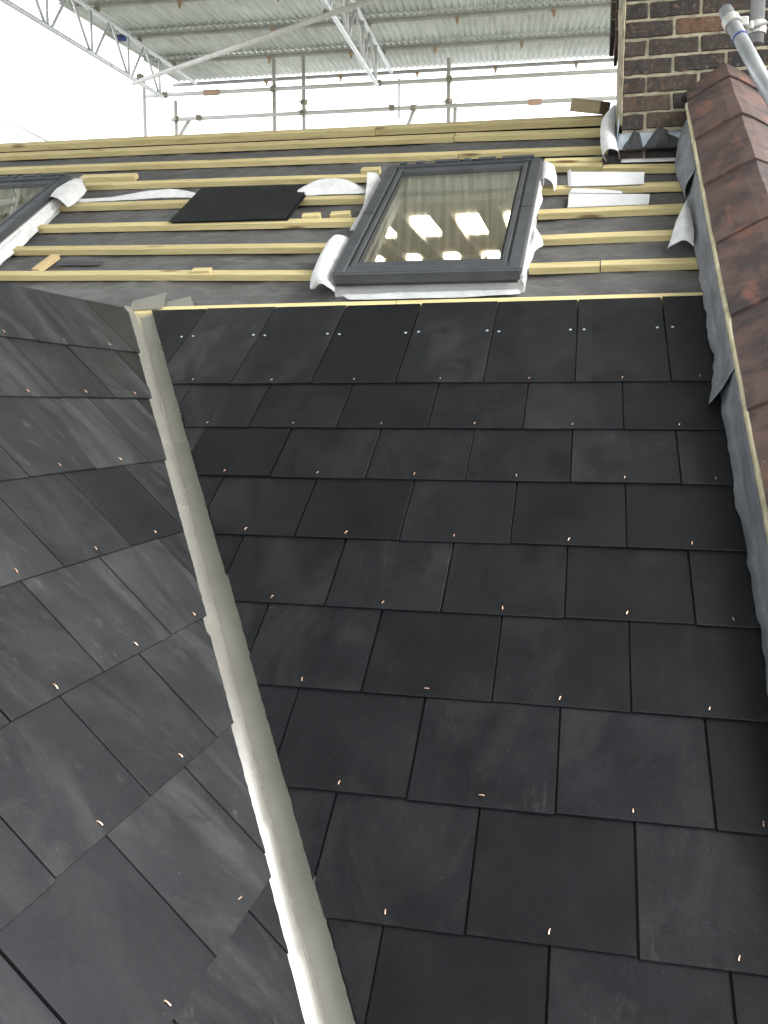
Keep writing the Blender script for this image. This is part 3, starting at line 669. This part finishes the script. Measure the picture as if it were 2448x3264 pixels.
# ------------------------------------------------------------------ party wall with ridge tile coping and lead flashing
pw = thing('party_wall', A(1.05, 0, -.3), 'party wall capped with weathered terracotta ridge tiles running down the slope', 'wall')
bm = bmesh.new(); prof = [(.912, -.5), (1.19, -.5), (1.19, .10), (1.05, .19), (.912, .10)]
r0 = [bm.verts.new((x, -2.6, h - .055)) for x, h in prof]; r1 = [bm.verts.new((x, 1.80, h + .03)) for x, h in prof]
bm.faces.new(r0); bm.faces.new(r1[::-1])
for i in range(5): bm.faces.new((r0[i], r0[(i + 1) % 5], r1[(i + 1) % 5], r1[i]))
mk('wall_core', bm, M['mortar'], pw, FA)
def edge_h(v): return .128 + .021 * v
def crest_h(v): return .217 + .022 * v
TL = .4215
def tile_mesh(seed):
    b = bmesh.new(); n_ = 9; cs = []
    for side in (0, 1):
        for i in range(n_):
            f_ = i / (n_ - 1) * 2 - 1; x = .150 * f_; a_ = abs(f_)
            z = .088 * (1 - a_) - .006 * math.exp(-(f_ * 9) ** 2)
            cs.append((x, z) if side == 0 else (x * .985, z - .014))
    ms = 5; rows = []
    for j in range(ms):
        y = -TL / 2 + .001 + (TL - .002) * j / (ms - 1)
        rows.append([b.verts.new(Vector((x, y, z)) + noise.noise_vector(Vector((x * 9 + seed * 5, y * 9, z))) * .0035) for x, z in cs])
    for j in range(ms - 1):
        for i in range(n_ - 1):
            b.faces.new((rows[j][i], rows[j][i + 1], rows[j + 1][i + 1], rows[j + 1][i])); b.faces.new((rows[j][n_ + i + 1], rows[j][n_ + i], rows[j + 1][n_ + i], rows[j + 1][n_ + i + 1]))
        b.faces.new((rows[j][0], rows[j + 1][0], rows[j + 1][n_], rows[j][n_])); b.faces.new((rows[j][n_ - 1], rows[j][2 * n_ - 1], rows[j + 1][2 * n_ - 1], rows[j + 1][n_ - 1]))
    for j in (0, ms - 1):
        for i in range(n_ - 1): b.faces.new((rows[j][i], rows[j][i + 1], rows[j][n_ + i + 1], rows[j][n_ + i]))
    bmesh.ops.recalc_face_normals(b, faces=b.faces); me = bpy.data.meshes.new('ridge_tile'); b.to_mesh(me); b.free(); me.materials.append(M['tile']); return me
TM = [tile_mesh(i) for i in range(4)]
for i in range(11):
    vm = 1.785 + TL / 2 - i * TL                                   # joints at 1.785, 1.364, ...
    if vm > 2.1: continue
    share('ridge_tile', TM[i % 4], FA @ Matrix.Translation((1.05, vm, edge_h(vm) + .004)) @ Matrix.Rotation(.021 - .022, 4, 'X') @ Matrix.Rotation(rnd.uniform(-.006, .006), 4, 'Y') @ Matrix.Rotation(rnd.uniform(-.008, .008), 4, 'Z'), pw)
# bedding mortar squeezed out below the tile edge
rows = []
nv = 150
bm = bmesh.new(); rr = []
for i in range(nv + 1):
    v = 1.78 - 4.2 * i / nv; e = edge_h(v); w_ = .010 + .009 * noise.noise(Vector((v * 9, 1, 0))) + .005 * noise.noise(Vector((v * 40, 4, 0)))
    px = .002 * noise.noise(Vector((v * 30, 7, 0)))
    rr.append([bm.verts.new(x) for x in ((.915, v, e - .002), (.898 + px, v, e + .000), (.893 + px, v, e - .006), (.893 + px, v, e - .010 - w_), (.914, v, e - .014 - w_))])
for i in range(nv):
    for j in range(4): bm.faces.new((rr[i][j], rr[i][j + 1], rr[i + 1][j + 1], rr[i + 1][j]))
mk('mortar_bed', bm, M['mortar_bed'], pw, FA, True)
def lead_piece(v0, v1, seed, flare, label):
    n_ = int(abs(v0 - v1) / .012); b = bmesh.new(); rs = []
    for i in range(n_ + 1):
        t_ = i / n_; v = v0 + (v1 - v0) * t_; e = edge_h(v)
        w1 = noise.noise(Vector((v * 7, seed, 0))); w2 = noise.noise(Vector((v * 22, seed, 5))); w3 = noise.noise(Vector((v * 3, seed, 9)))
        fl = flare * max(0, (t_ - .86) / .14) ** 1.5; w1 *= 1.7; w2 *= 1.6; w3 *= 1.8
        x_lo = .879 - .004 + .0045 * w1 + .003 * w2 - .030 * fl - .004
        rs.append([b.verts.new(p_) for p_ in ((.9105, v, e - .012), (.8995 + .002 * w2, v, e - .020), (.8925 + .0025 * w1 - .006 * fl, v, e * .66 + .003 * w3), (.888 + .004 * w1 - .014 * fl, v, e * .36),
                  (.884 + .003 * w2 - .024 * fl, v - .012 * fl, .022 + .002 * w1 + .006 * fl), (x_lo, v - .03 * fl + .004 * w2, .0065 + .004 * max(0, w2) + .006 * fl))])
    fs = [b.faces.new((rs[i][j], rs[i][j + 1], rs[i + 1][j + 1], rs[i + 1][j])) for i in range(n_) for j in range(5)]
    bmesh.ops.recalc_face_normals(b, faces=fs); bmesh.ops.solidify(b, geom=fs, thickness=-.0018)
    o_ = mk('lead_flashing', b, M['lead'], None, FA, True); tag(o_, label, 'flashing', 'lead flashings along the party wall')
lead_piece(1.30, -.10, 3.3, 1, 'upper length of wavy grey lead flashing whose loose lower corner curls over the slates')
lead_piece(.02, -2.5, 8.1, 0, 'lower length of wavy grey lead flashing dressed against the party wall')
tag(mk('lead_flashing', bm_cloth([[(.905, 1.72, .14), (.90, 1.62, .13), (.897, 1.5, .13), (.897, 1.36, .125), (.897, 1.2, .12)], [(.88, 1.74, .06), (.868, 1.62, .07), (.868, 1.50, .06), (.866, 1.36, .07), (.87, 1.2, .06)],
      [(.875, 1.74, -.01), (.86, 1.62, .0), (.85, 1.48, .01), (.86, 1.36, .0), (.872, 1.2, .008)]], 6, .0018, .003, 4), M['lead'], None, None, True), 'crumpled grey lead flashing between the chimney foot and the party wall tiles', 'flashing', 'lead flashings along the party wall')
# neighbour's slope beyond the wall
nr = mk('neighbour_roof', box((1.19, -2.6, -.16), (6.5, 1.9, -.10)), M['tile'], None, FA); tag(nr, 'brown roof slope of the neighbouring house beyond the party wall', 'roof')

# ------------------------------------------------------------------ scaffold and temporary roof
GA = R(4.0); GX = Vector((math.cos(GA), math.sin(GA), 0)); GY = Vector((-math.sin(GA), math.cos(GA), 0))
def Gp(a, b, z): return Vector((-2, 0, 0)) + GX * a + GY * b + Vector((0, 0, z))
SLP = math.atan(.098)
def TZ(b): return 3.519 + .098 * b
FT = mat_from(GX, (GY + Vector((0, 0, .098))).normalized(), GX.cross((GY + Vector((0, 0, .098))).normalized()), Gp(0, 0, TZ(0)))
tr_ = thing('temporary_roof', Gp(.5, 6, TZ(6)), 'temporary corrugated metal roof on scaffold purlins over the ridge', 'canopy')
def corr_mesh(w_, L_, p_=.0762, a_=.0115):
    b = bmesh.new(); n_ = int(round(w_ / p_ * 8)); R4 = []
    for y, dz in ((0, 0), (L_, 0)):
        R4.append([b.verts.new((i * p_ / 8, y, a_ * math.cos(2 * math.pi * i / 8))) for i in range(n_ + 1)])
    for i in range(n_): b.faces.new((R4[0][i], R4[0][i + 1], R4[1][i + 1], R4[1][i]))
    bmesh.ops.recalc_face_normals(b, faces=b.faces); bmesh.ops.solidify(b, geom=list(b.faces), thickness=.0009)
    me = bpy.data.meshes.new('corrugated_sheet'); b.to_mesh(me); b.free()
    for q_ in me.polygons: q_.use_smooth = True
    me.materials.append(M['corrugated']); return me
SW = .0762 * 10
PUR = [9.93 - 1.075 * i for i in range(14)]
RL = 1.075 / math.cos(SLP); cm = corr_mesh(SW + .0762, RL + .20)
for row, b_ in enumerate(PUR):                       # each row laps over the next one further out
    for i in range(9):
        share('corrugated_sheet', cm, FT @ Matrix.Translation((-2.6 + i * SW, b_ / math.cos(SLP) - RL - .09 + rnd.uniform(-.012, .012), .003 + .003 * (i % 2))) @ Matrix.Rotation(.027, 4, 'X') @ Matrix.Rotation(rnd.uniform(-.003, .003), 4, 'Z'), tr_)
clipb = bmesh.new(); add_box(clipb, (-.022, -.03, -.055), (.022, .03, -.02), None, .004); add_tube(clipb, [(0, 0, -.02), (0, 0, -.10)], .007, 8); add_box(clipb, (-.014, -.014, -.085), (.014, .014, -.07), None, .003)
clip_me = bpy.data.meshes.new('sheet_clip'); clipb.to_mesh(clip_me); clipb.free(); clip_me.materials.append(M['clip'])
for j, b_ in enumerate(PUR):
    a0 = -2.45 if j else -2.62
    pu = mk('purlin', add_tube(bmesh.new(), [Gp(a0, b_, TZ(b_) - .035), Gp(4.4, b_, TZ(b_) - .035)], .0242, 14), M['galv_old'], tr_, None, True)
    if b_ > 4:
        for q_ in range(6):
            aa = -1.25 + q_ * 1.06 + .35 * (j % 3)
            share('sheet_clip', clip_me, Matrix.Translation(Gp(aa, b_, TZ(b_) - .02)), tr_)
blue = mk('purlin_end_cap', add_tube(bmesh.new(), [Gp(-2.47, PUR[2], TZ(PUR[2]) - .035), Gp(-2.32, PUR[2], TZ(PUR[2]) - .035)], .034, 14), M['blue'], tr_)
def coupler(p, parent, s=1.):
    b = bmesh.new(); add_box(b, (-.034 * s, -.036 * s, -.03 * s), (.034 * s, .036 * s, .03 * s), None, .010 * s)
    add_tube(b, [(.03 * s, .028 * s, 0), (.03 * s, .085 * s, .0)], .007 * s, 8); add_tube(b, [(-.03 * s, -.03 * s, -.02 * s), (-.03 * s, -.03 * s, .05 * s)], .007 * s, 8)
    return mk('coupler', b, M['coupler'], parent, Matrix.Translation(p) @ Matrix.Rotation(rnd.uniform(0, 3), 4, 'Z'))
def lattice(a, b0, b1, label):
    rt = thing('lattice_beam', Gp(a, b1, TZ(b1) - .6), label, 'beam', 'lattice beams of the temporary roof')
    zt, zb = -.105, -.555; r_ = .0242
    mk('top_chord', add_tube(bmesh.new(), [Gp(a, b0, TZ(b0) + zt), Gp(a, 9.62, TZ(9.62) + zt)], r_, 14), M['alu'], rt, None, True)
    mk('bottom_chord', add_tube(bmesh.new(), [Gp(a, b0, TZ(b0) + zb), Gp(a, b1, TZ(b1) + zb)], r_, 14), M['alu'], rt, None, True)
    b = b1 - .06; i = 0
    while b > b0 + .7:
        mk('strut', add_tube(bmesh.new(), [Gp(a, b, TZ(b) + zb), Gp(a, b, TZ(b) + zt)], .015, 10), M['alu'], rt, None, True)
        mk('strut', add_tube(bmesh.new(), [Gp(a, b - .04, TZ(b) + zb), Gp(a, b - .42, TZ(b) + zt - .04)], .015, 10), M['alu'], rt, None, True)
        mk('strut', add_tube(bmesh.new(), [Gp(a, b - .46, TZ(b) + zt - .05), Gp(a, b - .84, TZ(b - .84) + zb)], .015, 10), M['alu'], rt, None, True)
        b -= .90
    for b_ in PUR:
        if b0 < b_ < 9.7: coupler(Gp(a, b_, TZ(b_) - .07), rt, .8)
lattice(-2.17, -4.4, 8.42, 'lattice beam nearest the open edge of the temporary roof')
lattice(.56, -4.4, 8.42, 'lattice beam crossing the middle of the temporary roof')
def tube(p0, p1, label, mat='galv_pale', r=.0242, name='scaffold_tube', group='scaffold tubes beyond the ridge', coups=()):
    rt = thing(name, p0, label, 'scaffold tube', group)
    mk('tube', pipe_shell(bmesh.new(), p0, p1, r, .004, 18), M[mat], rt, None, True)
    for c_ in coups: coupler(c_, rt)
    return rt
RB = 8.58
up = tube(Gp(-2.45, RB, 3.86), Gp(9.5, RB, 3.84), 'upper horizontal scaffold rail beyond the ridge', coups=[Gp(-2.2, RB, 3.86), Gp(-.78, RB, 3.86), Gp(.56, RB, 3.86), Gp(1.42, RB, 3.86)])
mk('orange_sleeve', add_tube(bmesh.new(), [Gp(-1.68, RB, 3.858), Gp(-1.48, RB, 3.858)], .036, 14), M['orange'], up)
lo = tube(Gp(-2.12, RB, 3.555), Gp(9.5, RB, 3.535), 'lower horizontal scaffold rail beyond the ridge', coups=[Gp(-2.05, RB, 3.56), Gp(-1.75, RB, 3.56), Gp(-.40, RB, 3.56), Gp(.72, RB, 3.56), Gp(.98, RB, 3.55)])
mk('orange_sleeve', add_tube(bmesh.new(), [Gp(2.37, RB, 3.545), Gp(2.53, RB, 3.545)], .036, 14), M['orange'], lo)
ob = RB + .055
tube(Gp(-.40, ob, -7), Gp(-.40, ob, 4.25), 'scaffold upright beyond the ridge, right one of the close pair', coups=[Gp(-.40, ob, 3.70)])
tube(Gp(-.78, ob, -7), Gp(-.78, ob, 4.25), 'scaffold upright beyond the ridge, left one of the close pair')
tube(Gp(-2.50, ob, -7), Gp(-2.50, ob, 4.05), 'scaffold upright nearest the open white sky')
tube(Gp(-2.08, ob, -7), Gp(-2.08, ob, 3.80), 'short scaffold upright where the lower rail ends')
tube(Gp(1.41, ob, -7), Gp(1.41, ob, 4.12), 'dark scaffold upright rising highest above the rails', coups=[Gp(1.41, ob, 3.62)])
tube(Gp(1.49, ob, -7), Gp(1.49, ob, 3.59), 'short scaffold upright beside the dark tall one')
tube(Gp(.80, ob, 3.45), Gp(.80, ob, 3.92), 'thin hanger between the two scaffold rails', r=.012)
tube(Gp(-2.35, ob + .05, 2.95), Gp(-1.90, ob + .05, 3.60), 'slanting scaffold tube under the end of the lower rail')
tube(Gp(.72, ob + .05, 2.9), Gp(.98, ob + .05, 3.56), 'slanting scaffold tube under the lower rail between uprights')
tube(Gp(-4.95, ob - .3, 3.95), Gp(-3.2, ob - .3, 3.05), 'lone sloping scaffold tube against the white sky', coups=[Gp(-4.75, ob - .3, 3.86)])
tube(Vector((-4.62, 7.25, 3.60)), Vector((.45, 4.45, 3.36)), 'long diagonal brace tube crossing under the temporary roof', 'galv_pale', group='braces of the temporary roof', coups=[Vector((-4.5, 7.2, 3.64)), Vector((-1.86, 5.75, 3.50))])
# tubes in front of the chimney
t1 = tube(Vector((.985, 1.02, 1.33)), Vector((1.115, .55, .80)), 'grey scaffold tube slanting down in front of the chimney with a blue band', 'galv', group='scaffold tubes at the chimney')
d1 = (Vector((1.115, .55, .80)) - Vector((.985, 1.02, 1.33))).normalized()
mk('blue_band', pipe_shell(bmesh.new(), Vector((.985, 1.02, 1.33)) + d1 * .195, Vector((.985, 1.02, 1.33)) + d1 * .202, .027, .003), M['blue'], t1)
cpl = Vector((.985, 1.02, 1.33)) + d1 * .09
b = bmesh.new(); pipe_shell(b, cpl - d1 * .022, cpl + d1 * .022, .031, .0065); add_box(b, (.018, -.016, -.016), (.052, .016, .016), Matrix.Translation(cpl), .004)
mk('swivel_coupler', b, M['galv_old'], t1)
t2 = tube(Vector((1.094, 1.03, 1.212)), Vector((1.094, 1.03, 3.58)), 'bright vertical scaffold tube end hanging in front of the chimney', 'galv', group='scaffold tubes at the chimney')
b = bmesh.new(); pipe_shell(b, Vector((1.094, 1.03, 1.245)), Vector((1.094, 1.03, 1.285)), .031, .0065); add_tube(b, [(1.07, .995, 1.262), (1.16, .985, 1.268)], .006, 8); add_box(b, (1.062, .985, 1.25), (1.076, 1.005, 1.278), None, .003)
mk('swivel_coupler', b, M['galv_old'], t2)
